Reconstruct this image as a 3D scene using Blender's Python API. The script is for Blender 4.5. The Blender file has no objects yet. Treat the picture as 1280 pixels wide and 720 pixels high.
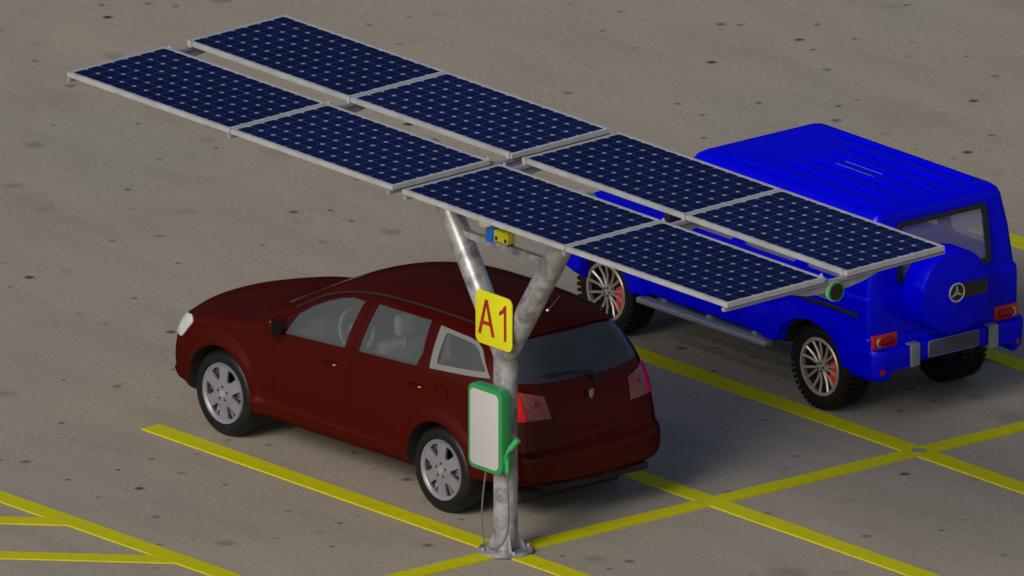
import bpy, bmesh, math, random
from mathutils import Vector, Matrix
random.seed(4)
PI = math.pi
sc = bpy.context.scene
col = sc.collection

# ------------------------------------------------------------------ materials
def new_mat(name):
    m = bpy.data.materials.new(name); m.use_nodes = True
    nt = m.node_tree; nt.nodes.clear()
    out = nt.nodes.new('ShaderNodeOutputMaterial')
    return m, nt, out

def N(nt, t, **k):
    n = nt.nodes.new(t)
    for a, v in k.items():
        if hasattr(n, a): setattr(n, a, v)
        else: n.inputs[a].default_value = v
    return n

def mat(name, c, rough=.5, metal=0, var=.06, scale=6, coat=0, spec=.5, bump=0, bscale=200, c2=None, emit=None):
    """principled with a slow noise in the colour and, if asked, a fine bump"""
    m, nt, out = new_mat(name)
    p = N(nt, 'ShaderNodeBsdfPrincipled')
    p.inputs['Roughness'].default_value = rough
    p.inputs['Metallic'].default_value = metal
    p.inputs['Coat Weight'].default_value = coat
    p.inputs['Coat Roughness'].default_value = .12
    p.inputs['Specular IOR Level'].default_value = spec
    tc = N(nt, 'ShaderNodeTexCoord')
    no = N(nt, 'ShaderNodeTexNoise'); no.inputs['Scale'].default_value = scale; no.inputs['Detail'].default_value = 5
    nt.links.new(tc.outputs['Object'], no.inputs['Vector'])
    mx = N(nt, 'ShaderNodeMix'); mx.data_type = 'RGBA'
    a = [max(0, v*(1-var)) for v in c]; b = [v*(1+var) for v in (c2 or c)]
    mx.inputs[6].default_value = (*a, 1); mx.inputs[7].default_value = (*b, 1)
    rp = N(nt, 'ShaderNodeMapRange'); rp.inputs[1].default_value = .35; rp.inputs[2].default_value = .65
    nt.links.new(no.outputs['Fac'], rp.inputs[0]); nt.links.new(rp.outputs[0], mx.inputs[0])
    nt.links.new(mx.outputs[2], p.inputs['Base Color'])
    if bump:
        n2 = N(nt, 'ShaderNodeTexNoise'); n2.inputs['Scale'].default_value = bscale
        nt.links.new(tc.outputs['Object'], n2.inputs['Vector'])
        bp = N(nt, 'ShaderNodeBump'); bp.inputs['Strength'].default_value = bump; bp.inputs['Distance'].default_value = .003
        nt.links.new(n2.outputs['Fac'], bp.inputs['Height']); nt.links.new(bp.outputs[0], p.inputs['Normal'])
    nt.links.new(p.outputs[0], out.inputs[0])
    return m

def glass(name, tint, body, fac, rough=.08):
    m, nt, out = new_mat(name)
    t = N(nt, 'ShaderNodeBsdfTransparent'); t.inputs[0].default_value = (*tint, 1)
    p = N(nt, 'ShaderNodeBsdfPrincipled'); p.inputs['Base Color'].default_value = (*body, 1)
    p.inputs['Roughness'].default_value = rough
    tc = N(nt, 'ShaderNodeTexCoord')
    no = N(nt, 'ShaderNodeTexNoise'); no.inputs['Scale'].default_value = 1.5
    nt.links.new(tc.outputs['Object'], no.inputs['Vector'])
    r = N(nt, 'ShaderNodeMapRange'); r.inputs[3].default_value = fac-.03; r.inputs[4].default_value = fac+.03
    nt.links.new(no.outputs['Fac'], r.inputs[0])
    mx = N(nt, 'ShaderNodeMixShader')
    nt.links.new(r.outputs[0], mx.inputs[0]); nt.links.new(t.outputs[0], mx.inputs[1]); nt.links.new(p.outputs[0], mx.inputs[2])
    nt.links.new(mx.outputs[0], out.inputs[0])
    return m

def car_paint(name, c, gloss, fac, rough):
    """solid colour under a thin tinted gloss"""
    m, nt, out = new_mat(name); L = nt.links.new
    tc = N(nt, 'ShaderNodeTexCoord'); no = N(nt, 'ShaderNodeTexNoise'); no.inputs['Scale'].default_value = 2; no.inputs['Detail'].default_value = 4
    L(tc.outputs['Object'], no.inputs['Vector'])
    mx = N(nt, 'ShaderNodeMix'); mx.data_type = 'RGBA'; L(no.outputs['Fac'], mx.inputs[0])
    mx.inputs[6].default_value = (*[v*.94 for v in c], 1); mx.inputs[7].default_value = (*[v*1.06 for v in c], 1)
    d = N(nt, 'ShaderNodeBsdfDiffuse'); L(mx.outputs[2], d.inputs[0])
    g = N(nt, 'ShaderNodeBsdfGlossy'); g.inputs['Color'].default_value = (*gloss, 1); g.inputs['Roughness'].default_value = rough
    g2 = N(nt, 'ShaderNodeBsdfGlossy'); g2.inputs['Color'].default_value = (*gloss, 1); g2.inputs['Roughness'].default_value = .06
    a = N(nt, 'ShaderNodeMixShader'); a.inputs[0].default_value = .35; L(g.outputs[0], a.inputs[1]); L(g2.outputs[0], a.inputs[2])
    b = N(nt, 'ShaderNodeMixShader'); b.inputs[0].default_value = fac; L(d.outputs[0], b.inputs[1]); L(a.outputs[0], b.inputs[2])
    L(b.outputs[0], out.inputs[0])
    return m

def mat_ground():
    m, nt, out = new_mat('sandy_concrete')
    L = nt.links.new
    p = N(nt, 'ShaderNodeBsdfPrincipled'); p.inputs['Roughness'].default_value = .95
    p.inputs['Specular IOR Level'].default_value = .1
    tc = N(nt, 'ShaderNodeTexCoord')
    def mapped(rot, scl):
        mp = N(nt, 'ShaderNodeMapping'); mp.inputs['Rotation'].default_value = (0, 0, rot); mp.inputs['Scale'].default_value = scl
        L(tc.outputs['Object'], mp.inputs['Vector']); return mp.outputs[0]
    def noise(vec, s, d=6, r=.55):
        n = N(nt, 'ShaderNodeTexNoise'); n.inputs['Scale'].default_value = s; n.inputs['Detail'].default_value = d
        n.inputs['Roughness'].default_value = r; L(vec, n.inputs['Vector']); return n.outputs['Fac']
    def ramp(v, stops):
        r = N(nt, 'ShaderNodeValToRGB'); e = r.color_ramp.elements
        while len(e) < len(stops): e.new(.5)
        for x, (pos, c) in zip(e, stops): x.position = pos; x.color = (*c, 1)
        L(v, r.inputs[0]); return r.outputs[0]
    def mix(f, a, b, mode='MIX'):
        x = N(nt, 'ShaderNodeMix'); x.data_type = 'RGBA'; x.blend_type = mode
        if isinstance(f, float): x.inputs[0].default_value = f
        else: L(f, x.inputs[0])
        for s, v in ((6, a), (7, b)):
            if isinstance(v, tuple): x.inputs[s].default_value = (*v, 1)
            else: L(v, x.inputs[s])
        return x.outputs[2]
    obj = mapped(0, (1, 1, 1))
    G1, G2, G3 = (.326, .284, .228), (.306, .280, .230), (.346, .297, .236)
    base = ramp(noise(obj, .22, 3), [(.33, G2), (.5, G1), (.68, G3)])
    fine = ramp(noise(mapped(-.69, (.35, 1.2, 1)), 1.6, 8, .6), [(.3, (.90, .90, .90)), (.5, (1, 1, 1)), (.7, (1.06, 1.06, 1.05))])
    c = mix(1.0, base, fine, 'MULTIPLY')
    blot = ramp(noise(obj, .75, 5, .7), [(.28, (.86, .87, .88)), (.42, (1, 1, 1))])
    c = mix(.7, c, mix(1.0, c, blot, 'MULTIPLY'))
    grain = ramp(noise(obj, 22, 4, .7), [(.25, (.80, .80, .80)), (.75, (1.15, 1.15, 1.15))])
    c = mix(1.0, c, grain, 'MULTIPLY')
    # pits and oil spots, of several sizes
    for scale, thr, soft, depth, keep in ((.95, .036, .030, .08, .40), (2.1, .035, .06, .30, .62), (.42, .04, .07, .75, .70), (1.3, .08, .10, .78, .80)):
        wob = N(nt, 'ShaderNodeTexNoise'); wob.inputs['Scale'].default_value = scale*3; L(obj, wob.inputs['Vector'])
        add = N(nt, 'ShaderNodeMix'); add.data_type = 'RGBA'; add.blend_type = 'ADD'; add.inputs[0].default_value = .05/scale
        L(obj, add.inputs[6]); L(wob.outputs['Color'], add.inputs[7])
        v = N(nt, 'ShaderNodeTexVoronoi'); v.voronoi_dimensions = '2D'; v.inputs['Scale'].default_value = scale; L(add.outputs[2], v.inputs['Vector'])
        hue = N(nt, 'ShaderNodeSeparateColor'); L(v.outputs['Color'], hue.inputs[0])
        mr = N(nt, 'ShaderNodeMapRange'); mr.inputs[1].default_value = thr*.3; mr.inputs[2].default_value = thr+soft
        mr.inputs[3].default_value = 1; mr.inputs[4].default_value = 0; mr.interpolation_type = 'SMOOTHSTEP'
        L(v.outputs['Distance'], mr.inputs[0])
        gt = N(nt, 'ShaderNodeMath'); gt.operation = 'GREATER_THAN'; gt.inputs[1].default_value = keep; L(hue.outputs[0], gt.inputs[0])
        mu = N(nt, 'ShaderNodeMath'); mu.operation = 'MULTIPLY'; L(mr.outputs[0], mu.inputs[0]); L(gt.outputs[0], mu.inputs[1])
        m2 = N(nt, 'ShaderNodeMath'); m2.operation = 'MULTIPLY'; L(mu.outputs[0], m2.inputs[0]); L(hue.outputs[1], m2.inputs[1])
        c = mix(m2.outputs[0], c, mix(1.0, c, (depth*.8, depth*.8, depth*.85), 'MULTIPLY'))
    L(c, p.inputs['Base Color'])
    bp = N(nt, 'ShaderNodeBump'); bp.inputs['Strength'].default_value = .6; bp.inputs['Distance'].default_value = .012
    L(noise(obj, 30, 6, .7), bp.inputs['Height']); L(bp.outputs[0], p.inputs['Normal'])
    L(p.outputs[0], out.inputs[0])
    return m

def mat_paintline():
    m, nt, out = new_mat('yellow_line_paint'); L = nt.links.new
    p = N(nt, 'ShaderNodeBsdfPrincipled'); p.inputs['Roughness'].default_value = .8; p.inputs['Specular IOR Level'].default_value = .1
    tc = N(nt, 'ShaderNodeTexCoord')
    n = N(nt, 'ShaderNodeTexNoise'); n.inputs['Scale'].default_value = 9; n.inputs['Detail'].default_value = 8; n.inputs['Roughness'].default_value = .7
    L(tc.outputs['Object'], n.inputs['Vector'])
    r = N(nt, 'ShaderNodeValToRGB'); e = r.color_ramp.elements
    e[0].position = .28; e[0].color = (.42, .40, .02, 1); e[1].position = .5; e[1].color = (.52, .50, .004, 1)
    L(n.outputs['Fac'], r.inputs[0]); L(r.outputs[0], p.inputs['Base Color']); L(p.outputs[0], out.inputs[0])
    return m

def mat_galv():
    m, nt, out = new_mat('galvanised_steel'); L = nt.links.new
    p = N(nt, 'ShaderNodeBsdfPrincipled'); p.inputs['Roughness'].default_value = .35; p.inputs['Metallic'].default_value = .3
    tc = N(nt, 'ShaderNodeTexCoord')
    n = N(nt, 'ShaderNodeTexNoise'); n.inputs['Scale'].default_value = 5.5; n.inputs['Detail'].default_value = 5; n.inputs['Roughness'].default_value = .6; n.inputs['Distortion'].default_value = .8
    v = N(nt, 'ShaderNodeTexVoronoi'); v.inputs['Scale'].default_value = 14
    L(tc.outputs['Object'], n.inputs['Vector']); L(tc.outputs['Object'], v.inputs['Vector'])
    r = N(nt, 'ShaderNodeValToRGB'); e = r.color_ramp.elements
    e[0].position = .36; e[0].color = (.19, .19, .21, 1); e[1].position = .62; e[1].color = (.50, .50, .52, 1)
    L(n.outputs['Fac'], r.inputs[0])
    x = N(nt, 'ShaderNodeMix'); x.data_type = 'RGBA'; x.blend_type = 'MULTIPLY'; x.inputs[0].default_value = .22
    L(r.outputs[0], x.inputs[6]); L(v.outputs['Distance'], x.inputs[7])
    L(x.outputs[2], p.inputs['Base Color']); L(p.outputs[0], out.inputs[0])
    return m

CW, CH = 2.07/13, 1.015/7
def mat_cells():
    m, nt, out = new_mat('solar_cells'); L = nt.links.new
    p = N(nt, 'ShaderNodeBsdfDiffuse')
    tc = N(nt, 'ShaderNodeTexCoord'); s = N(nt, 'ShaderNodeSeparateXYZ'); L(tc.outputs['Object'], s.inputs[0])
    def M(op, a, b=None):
        n = N(nt, 'ShaderNodeMath'); n.operation = op
        for i, v in enumerate((a, b)):
            if v is None: continue
            if isinstance(v, (int, float)): n.inputs[i].default_value = v
            else: L(v, n.inputs[i])
        return n.outputs[0]
    def frac(o, size, n):
        return M('ABSOLUTE', M('SUBTRACT', M('FRACT', M('ADD', M('DIVIDE', o, size), n/2+20)), .5))
    a, b = frac(s.outputs[0], CW, 13), frac(s.outputs[1], CH, 7)
    diamond = M('GREATER_THAN', M('ADD', a, b), .835)
    line = M('GREATER_THAN', M('MAXIMUM', a, b), .464)
    bus = M('LESS_THAN', M('ABSOLUTE', M('SUBTRACT', a, .22)), .012)
    def mix(f, c1, c2):
        x = N(nt, 'ShaderNodeMix'); x.data_type = 'RGBA'; L(f, x.inputs[0])
        for i, v in ((6, c1), (7, c2)):
            if isinstance(v, tuple): x.inputs[i].default_value = (*v, 1)
            else: L(v, x.inputs[i])
        return x.outputs[2]
    n = N(nt, 'ShaderNodeTexNoise'); n.inputs['Scale'].default_value = 4; L(tc.outputs['Object'], n.inputs['Vector'])
    cell = mix(n.outputs['Fac'], (.004, .0085, .048), (.006, .012, .064))
    c = mix(bus, cell, (.012, .024, .10))
    c = mix(line, c, (.034, .046, .105))
    c = mix(diamond, c, (.24, .265, .36))
    oi = N(nt, 'ShaderNodeObjectInfo'); v = N(nt, 'ShaderNodeMapRange'); v.inputs[3].default_value = .88; v.inputs[4].default_value = 1.12
    L(oi.outputs['Random'], v.inputs[0]); sc_ = N(nt, 'ShaderNodeVectorMath'); sc_.operation = 'SCALE'
    L(c, sc_.inputs[0]); L(v.outputs[0], sc_.inputs['Scale'])
    L(sc_.outputs[0], p.inputs['Color'])
    g = N(nt, 'ShaderNodeBsdfGlossy'); g.inputs['Color'].default_value = (.55, .6, 1, 1); g.inputs['Roughness'].default_value = .12
    b = N(nt, 'ShaderNodeMixShader'); b.inputs[0].default_value = .012; L(p.outputs[0], b.inputs[1]); L(g.outputs[0], b.inputs[2])
    L(b.outputs[0], out.inputs[0])
    return m

M = {}
M['ground'] = mat_ground(); M['line'] = mat_paintline(); M['galv'] = mat_galv(); M['cells'] = mat_cells()
M['alu'] = mat('brushed_aluminium', (.42, .42, .43), .45, .25, .10, 5)
M['beam'] = mat('grey_steel_beam', (.27, .26, .31), .6, .2, .1, 8)
M['green_tube'] = mat('green_painted_tube', (.012, .26, .016), .35, 0, .08, 4)
M['black'] = mat('black_plastic', (.008, .008, .009), .5, 0, .2, 10)
M['rubber'] = mat('tyre_rubber', (.008, .008, .008), .42, spec=.25, metal=0, var=.25, scale=14, bump=.4, bscale=60)
M['red'] = car_paint('dark_red_car_paint', (.043, .0024, .0016), (.80, .32, .26), .055, .26)
M['blue'] = car_paint('bright_blue_car_paint', (.000, .000, .72), (.16, .16, 1), .09, .26)
M['well'] = mat('wheel_well_black', (.010, .009, .010), .9, 0, .2, 8)
M['cabin'] = mat('grey_cabin_lining', (.22, .22, .23), .8, 0, .1, 6)
M['cabin_blue'] = mat('blue_cabin_lining', (.01, .01, .62), .7, 0, .05, 6)
M['seat'] = mat('light_grey_seat_cloth', (.48, .47, .45), .8, 0, .06, 12, bump=.3, bscale=120)
M['dash'] = mat('grey_green_dashboard', (.10, .13, .115), .7, 0, .08, 12)
M['rim'] = mat('silver_wheel_cover', (.235, .235, .27), .32, .3, .05, 8)
M['rim_beige'] = mat('pale_champagne_alloy', (.38, .335, .30), .3, .35, .06, 8)
M['barrel'] = mat('dark_wheel_barrel', (.035, .032, .05), .5, .4, .2, 10)
M['caliper'] = mat('red_brake_caliper', (.75, .02, .015), .4, 0, .05, 12)
M['chrome'] = mat('satin_chrome', (.62, .62, .64), .25, .7, .05, 12)
M['gtrim'] = mat('grey_metal_trim', (.22, .23, .26), .45, .3, .08, 12)
M['plate'] = mat('blank_grey_plate', (.050, .058, .10), .5, .1, .12, 20)
M['lamp_red'] = mat('red_lamp_plastic', (.80, .006, .004), .2, 0, .08, 30, spec=.3, coat=.1)
M['lamp_orange'] = mat('orange_red_lamp_plastic', (.55, .030, .014), .3, 0, .08, 30, spec=.3, coat=.1)
M['lamp_dark'] = mat('dark_red_lamp_plastic', (.32, .004, .004), .25, 0, .1, 30, spec=.3, coat=.1)
M['lamp_clear'] = mat('pinkish_clear_lamp', (.20, .055, .055), .2, 0, .12, 25, spec=.3, coat=.1)
M['lamp_white'] = mat('clear_headlight', (.62, .64, .67), .15, .2, .12, 20, coat=.6)
M['qframe'] = mat('light_grey_window_border', (.17, .17, .175), .5, 0, .05, 20)
M['glass_red_car'] = glass('smoked_grey_glass', (.86, .89, .90), (.15, .16, .17), .30)
M['glass_rear'] = glass('dark_rear_glass', (.60, .65, .70), (.065, .078, .095), .52)
M['glass_blue_car'] = glass('pale_violet_glass', (.95, .95, .98), (.36, .36, .62), .25, .3)
M['sign'] = mat('yellow_sign_face', (.62, .60, .004), .5, 0, .02, 8)
M['letter'] = mat('red_sign_letter', (.30, .010, .008), .5, 0, .03, 20)
M['ev_green'] = mat('green_charger_housing', (.022, .24, .062), .4, 0, .05, 6, coat=.2)
M['ev_plug'] = mat('green_charging_gun', (.03, .34, .10), .35, 0, .05, 12)
M['ev_face'] = mat('light_grey_charger_face', (.43, .43, .44), .5, 0, .02, 4)
M['cable'] = mat('grey_rubber_cable', (.11, .115, .12), .5, 0, .1, 20)
M['m_blue'] = mat('blue_gearbox_paint', (.006, .13, .50), .4, 0, .08, 20)
M['m_yellow'] = mat('yellow_motor_paint', (.58, .55, .01), .4, 0, .08, 20)
M['cream'] = mat('cream_control_box', (.62, .62, .36), .5, 0, .04, 10)

# ------------------------------------------------------------------ object helpers
def link(name, me, material=None, parent=None, loc=(0, 0, 0)):
    o = bpy.data.objects.new(name, me)
    if material is not None and me is not None: me.materials.clear(); me.materials.append(material)
    col.objects.link(o); o.location = loc
    if parent is not None: o.parent = parent
    return o

def smooth(me, ang=35):
    for p in me.polygons: p.use_smooth = True
    me.set_sharp_from_angle(angle=math.radians(ang))

class B:
    """collects shapes in one bmesh"""
    def __init__(s): s.bm = bmesh.new()
    def box(s, lo, hi, bevel=0, seg=2):
        b = bmesh.new(); bmesh.ops.create_cube(b, size=1)
        for v in b.verts: v.co = Vector([lo[i]+(v.co[i]+.5)*(hi[i]-lo[i]) for i in range(3)])
        if bevel: bmesh.ops.bevel(b, geom=b.edges[:], offset=bevel, segments=seg, profile=.5, affect='EDGES')
        s.merge(b); return s
    def prism(s, pts, axis, lo, hi, bevel=0):
        """polygon given in the two other axes, extruded along axis"""
        b = bmesh.new()
        def P(p, t):
            q = list(p); q.insert(axis, t); return Vector(q)
        v0 = [b.verts.new(P(p, lo)) for p in pts]; v1 = [b.verts.new(P(p, hi)) for p in pts]
        b.faces.new(v0); b.faces.new(v1)
        n = len(pts)
        for i in range(n): b.faces.new((v0[i], v0[(i+1) % n], v1[(i+1) % n], v1[i]))
        bmesh.ops.recalc_face_normals(b, faces=b.faces[:])
        if bevel:
            caps = [e for e in b.edges if (e.verts[0] in v0 and e.verts[1] in v0) or (e.verts[0] in v1 and e.verts[1] in v1)]
            bmesh.ops.bevel(b, geom=caps, offset=bevel, segments=2, profile=.5, affect='EDGES')
        s.merge(b); return s
    def lathe(s, prof, axis=(0, 1, 0), centre=(0, 0, 0), n=48, closed=True):
        """prof: (radius, distance along axis)"""
        b = bmesh.new(); ax = Vector(axis).normalized(); c = Vector(centre)
        u = ax.orthogonal().normalized(); w = ax.cross(u)
        rings = []
        for k in range(n):
            a = 2*PI*k/n; d = u*math.cos(a)+w*math.sin(a)
            rings.append([b.verts.new(c+ax*h+d*max(r, 1e-5)) for r, h in prof])
        m = len(prof)
        for k in range(n):
            for j in range(m if closed else m-1):
                q = (rings[k][j], rings[k][(j+1) % m], rings[(k+1) % n][(j+1) % m], rings[(k+1) % n][j])
                b.faces.new(q)
        bmesh.ops.remove_doubles(b, verts=b.verts[:], dist=2e-5)
        bmesh.ops.recalc_face_normals(b, faces=b.faces[:])
        s.merge(b); return s
    def tube(s, pts, r, n=10, r2=None):
        b = bmesh.new(); pts = [Vector(p) for p in pts]; rings = []
        t0 = (pts[1]-pts[0]).normalized(); u = t0.orthogonal().normalized()
        for i, p in enumerate(pts):
            t = (pts[min(i+1, len(pts)-1)]-pts[max(i-1, 0)]).normalized()
            u = (u-t*u.dot(t)).normalized(); w = t.cross(u)
            rr = r if r2 is None else r+(r2-r)*i/(len(pts)-1)
            rings.append([b.verts.new(p+(u*math.cos(2*PI*k/n)+w*math.sin(2*PI*k/n))*rr) for k in range(n)])
        for a, c in zip(rings, rings[1:]):
            for k in range(n): b.faces.new((a[k], a[(k+1) % n], c[(k+1) % n], c[k]))
        b.faces.new(rings[0]); b.faces.new(rings[-1])
        bmesh.ops.recalc_face_normals(b, faces=b.faces[:])
        s.merge(b); return s
    def merge(s, b, mtx=None):
        me = bpy.data.meshes.new('t'); b.to_mesh(me); b.free()
        if mtx is not None: me.transform(mtx)
        s.bm.from_mesh(me); bpy.data.meshes.remove(me)
    def xf(s, mtx): bmesh.ops.transform(s.bm, matrix=mtx, verts=s.bm.verts[:]); return s
    def mesh(s, name='m', ang=35):
        me = bpy.data.meshes.new(name); s.bm.to_mesh(me); s.bm.free(); smooth(me, ang); return me
    def obj(s, name, material, parent=None, loc=(0, 0, 0), ang=35):
        return link(name, s.mesh(name, ang), material, parent, loc)

def tag(o, label, cat, group=None, kind=None):
    o['label'] = label; o['category'] = cat
    if group: o['group'] = group
    if kind: o['kind'] = kind
    return o
def empty(name, loc=(0, 0, 0)):
    return link(name, None, loc=loc)
def copy_tree(o, parent=None):
    c = o.copy(); col.objects.link(c); c.parent = parent
    for ch in [x for x in bpy.data.objects if x.parent == o]: copy_tree(ch, c)
    return c

def rrect(x0, x1, y0, y1, r, n=6):
    pts = []
    for cx, cy, a0 in ((x1-r, y1-r, 0), (x0+r, y1-r, 90), (x0+r, y0+r, 180), (x1-r, y0+r, 270)):
        for k in range(n+1):
            a = math.radians(a0+90*k/n); pts.append((cx+r*math.cos(a), cy+r*math.sin(a)))
    return pts
def inset(poly, d):
    """polygon moved inward by d (outward if negative)"""
    n = len(poly); area = sum(poly[i][0]*poly[(i+1) % n][1]-poly[(i+1) % n][0]*poly[i][1] for i in range(n))
    sg = 1 if area > 0 else -1; out = []
    for i in range(n):
        p, q, r = Vector(poly[i-1]), Vector(poly[i]), Vector(poly[(i+1) % n])
        e1, e2 = (q-p).normalized(), (r-q).normalized()
        n1, n2 = Vector((-e1.y, e1.x))*sg, Vector((-e2.y, e2.x))*sg
        b = n1+n2
        b = b.normalized() if b.length > 1e-6 else n1
        out.append(tuple(q+b*d/max(.35, b.dot(n1))))
    return out
def round_poly(poly, r, n=4):
    """rounds the corners of a polygon"""
    out = []; m = len(poly)
    for i in range(m):
        p, q, s = Vector(poly[i-1]), Vector(poly[i]), Vector(poly[(i+1) % m])
        a, b = (p-q), (s-q); d = min(r, a.length*.45, b.length*.45)
        A_, B_ = q+a.normalized()*d, q+b.normalized()*d
        for k in range(n+1):
            t = k/n; out.append(tuple(A_*(1-t)**2+q*2*t*(1-t)+B_*t*t))
    return out

def boolean(a, b, op):
    """a, b meshes; returns a new mesh. Face materials of b come along."""
    oa = bpy.data.objects.new('a', a); ob = bpy.data.objects.new('b', b)
    col.objects.link(oa); col.objects.link(ob)
    md = oa.modifiers.new('x', 'BOOLEAN'); md.object = ob; md.operation = op; md.solver = 'EXACT'
    md.material_mode = 'TRANSFER'
    dg = bpy.context.evaluated_depsgraph_get(); dg.update()
    me = bpy.data.meshes.new_from_object(oa.evaluated_get(dg), depsgraph=dg)
    bpy.data.objects.remove(oa); bpy.data.objects.remove(ob)
    return me
def solid(bld, material):
    me = bpy.data.meshes.new('s'); bld.bm.to_mesh(me); bld.bm.free(); me.materials.append(material); return me
def skin_of(me, material, shift, thick, normal_test=None):
    """only the faces of me that carry material, moved along the normal by shift and given a thickness"""
    bm = bmesh.new(); bm.from_mesh(me)
    idx = [i for i, m in enumerate(me.materials) if m == material]
    kill = [f for f in bm.faces if f.material_index not in idx or (normal_test and not normal_test(f))]
    bmesh.ops.delete(bm, geom=kill, context='FACES')
    bmesh.ops.remove_doubles(bm, verts=bm.verts[:], dist=1e-5)
    bm.normal_update()
    nv = {v: v.normal.copy() for v in bm.verts}
    for v in bm.verts: v.co += nv[v]*shift
    bmesh.ops.solidify(bm, geom=bm.faces[:], thickness=thick)
    for f in bm.faces: f.material_index = 0
    out = bpy.data.meshes.new('skin'); bm.to_mesh(out); bm.free(); smooth(out, 40)
    return out

# ------------------------------------------------------------------ ground and markings
W = 2.27
g = B(); g.box((-90, -60, -.5), (60, 110, 0)); gr = g.obj('ground', M['ground'])
gr['kind'] = 'structure'; gr['label'] = 'sandy grey concrete parking ground with dark pits'
ln = B(); T = .012
def strip(p, q, w, z=T):
    p, q = Vector(p), Vector(q); d = (q-p).normalized(); n = Vector((-d.y, d.x))*w/2
    ln.prism([tuple(p+n), tuple(p-n), tuple(q-n), tuple(q+n)], 2, -.02, z)
for k in range(-1, 8):
    y = k*W
    strip((-4.70, y), (-.1, y), .2); strip((.1, y), (4.7, y), .2)
strip((0, -W-.1), (0, 7*W+.1), .2)
for k in range(-5, 6):                                   # diagonal hatching of the end bay
    c0 = -.72+1.43*k; y1 = -W-.01; y0 = -2*W
    a, b = c0+y0, c0+y1
    if b < -4.6 or a > 4.6: continue
    if a < -4.7: y0 = -4.7-c0; a = -4.7
    if b > 4.5: continue
    strip((a, y0), (b, y1), .2, T-.001)
lo = ln.obj('parking_bay_markings', M['line']); lo['kind'] = 'structure'; lo['label'] = 'yellow painted parking bay lines'
s = B()
s.lathe([(.05, -.3), (.062, -.3), (.062, .018), (.05, .018)], (0, 0, 1), n=28)
sk = s.obj('ground_socket', M['galv'], loc=(0, 2*W, 0))
tag(sk, 'small round steel socket ring set in the ground where two yellow lines cross', 'ground socket')
s = B(); s.lathe([(0, .0125), (.049, .0125), (.049, .0135), (0, .0135)], (0, 0, 1), n=24); s.obj('socket_plug', M['ground'], sk)

# ------------------------------------------------------------------ solar canopy
can = empty('solar_canopy')
tag(can, 'galvanised Y-shaped post carrying eight tilted solar panels over two bays', 'solar canopy')
s = B(); s.lathe([(0, 0), (.235, 0), (.235, .018), (.225, .026), (0, .026)], (0, 0, 1), n=56)
bp = s.obj('base_plate', M['galv'], can, (0, 0, .013))
for k in range(4):
    s = B(); s.prism([(.101, 0), (.172, 0), (.172, .012), (.108, .135), (.101, .135)], 1, -.004, .004)
    s.xf(Matrix.Rotation(math.radians(45+90*k+22), 4, 'Z')); s.obj('gusset', M['alu'], bp, (0, 0, .026))
for k in range(4):
    a = math.radians(70+90*k); s = B(); s.lathe([(0, 0), (.016, 0), (.016, .018), (0, .018)], (0, 0, 1), n=6)
    s.obj('bolt', M['alu'], bp, (.205*math.cos(a), .205*math.sin(a), .026))
R_ = .103
s = B(); s.lathe([(0, .03), (R_, .03), (R_, 1.80), (0, 1.80)], (0, 0, 1), n=48); s.obj('post', M['galv'], can)
TUBE_Z = 3.325
for sx in (-1, 1):
    s = B(); s.tube([(0, 0, 1.74), (sx*1.02, 0, 3.29)], .103, 44); s.obj('arm', M['galv'], can)
    s = B(); s.lathe([(.086, -.06), (.105, -.06), (.105, .06), (.086, .06)], (1, 0, 0), (sx*1.03, 0, TUBE_Z), n=40)
    s.obj('tube_saddle', M['galv'], can)
s = B(); s.box((-.62, -.028, 2.665), (.62, .028, 2.725), .004); s.obj('cross_bar', M['galv'], can)
s = B(); s.lathe([(.0742, -4.385), (.082, -4.385), (.082, 4.385), (.0742, 4.385)], (1, 0, 0), (0, 0, TUBE_Z), n=36)
tb = s.obj('torque_tube', M['green_tube'], can)
for sx in (-1, 1):
    s = B(); s.lathe([(0, sx*4.34), (.0738, sx*4.34), (.0738, sx*4.3845), (0, sx*4.382)], (1, 0, 0), (0, 0, TUBE_Z), n=36)
    s.obj('end_plug', M['black'], tb)
TILT = math.radians(1.05)
PL, PW, PT = 2.145, 1.078, .042
frame_proto = None
def panel(cx, cy):
    """one framed panel; returns its frame"""
    global frame_proto
    if frame_proto is None:
        s = B(); w = .034; x, y = PL/2, PW/2
        s.box((-x, -y, -PT), (x, -y+w, 0), .002, 1); s.box((-x, y-w, -PT), (x, y, 0), .002, 1)
        s.box((-x, -y+w, -PT), (-x+w, y-w, -.0005), .002, 1); s.box((x-w, -y+w, -PT), (x, y-w, -.0005), .002, 1)
        f = s.obj('solar_panel', M['alu'], can)
        s = B(); s.box((-x+w, -y+w, -.012), (x-w, y-w, -.004)); s.obj('cell_sheet', M['cells'], f)
        s = B(); s.box((-.09, .30, -.035), (.09, .42, -.0125), .004); s.obj('junction_box', M['black'], f)
        frame_proto = f
    else:
        f = copy_tree(frame_proto, can)
    rot = Matrix.Rotation(TILT, 4, 'X')
    f.matrix_local = Matrix.Translation((0, 0, 3.475)) @ rot @ Matrix.Translation((cx, cy, 0))
    return f
XS = [-3.295, -1.135, 1.135+.005, 3.30]
for i, cx in enumerate(XS):
    for cy in (-.655, .66): panel(cx, cy)
rot = Matrix.Rotation(TILT, 4, 'X')
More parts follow.
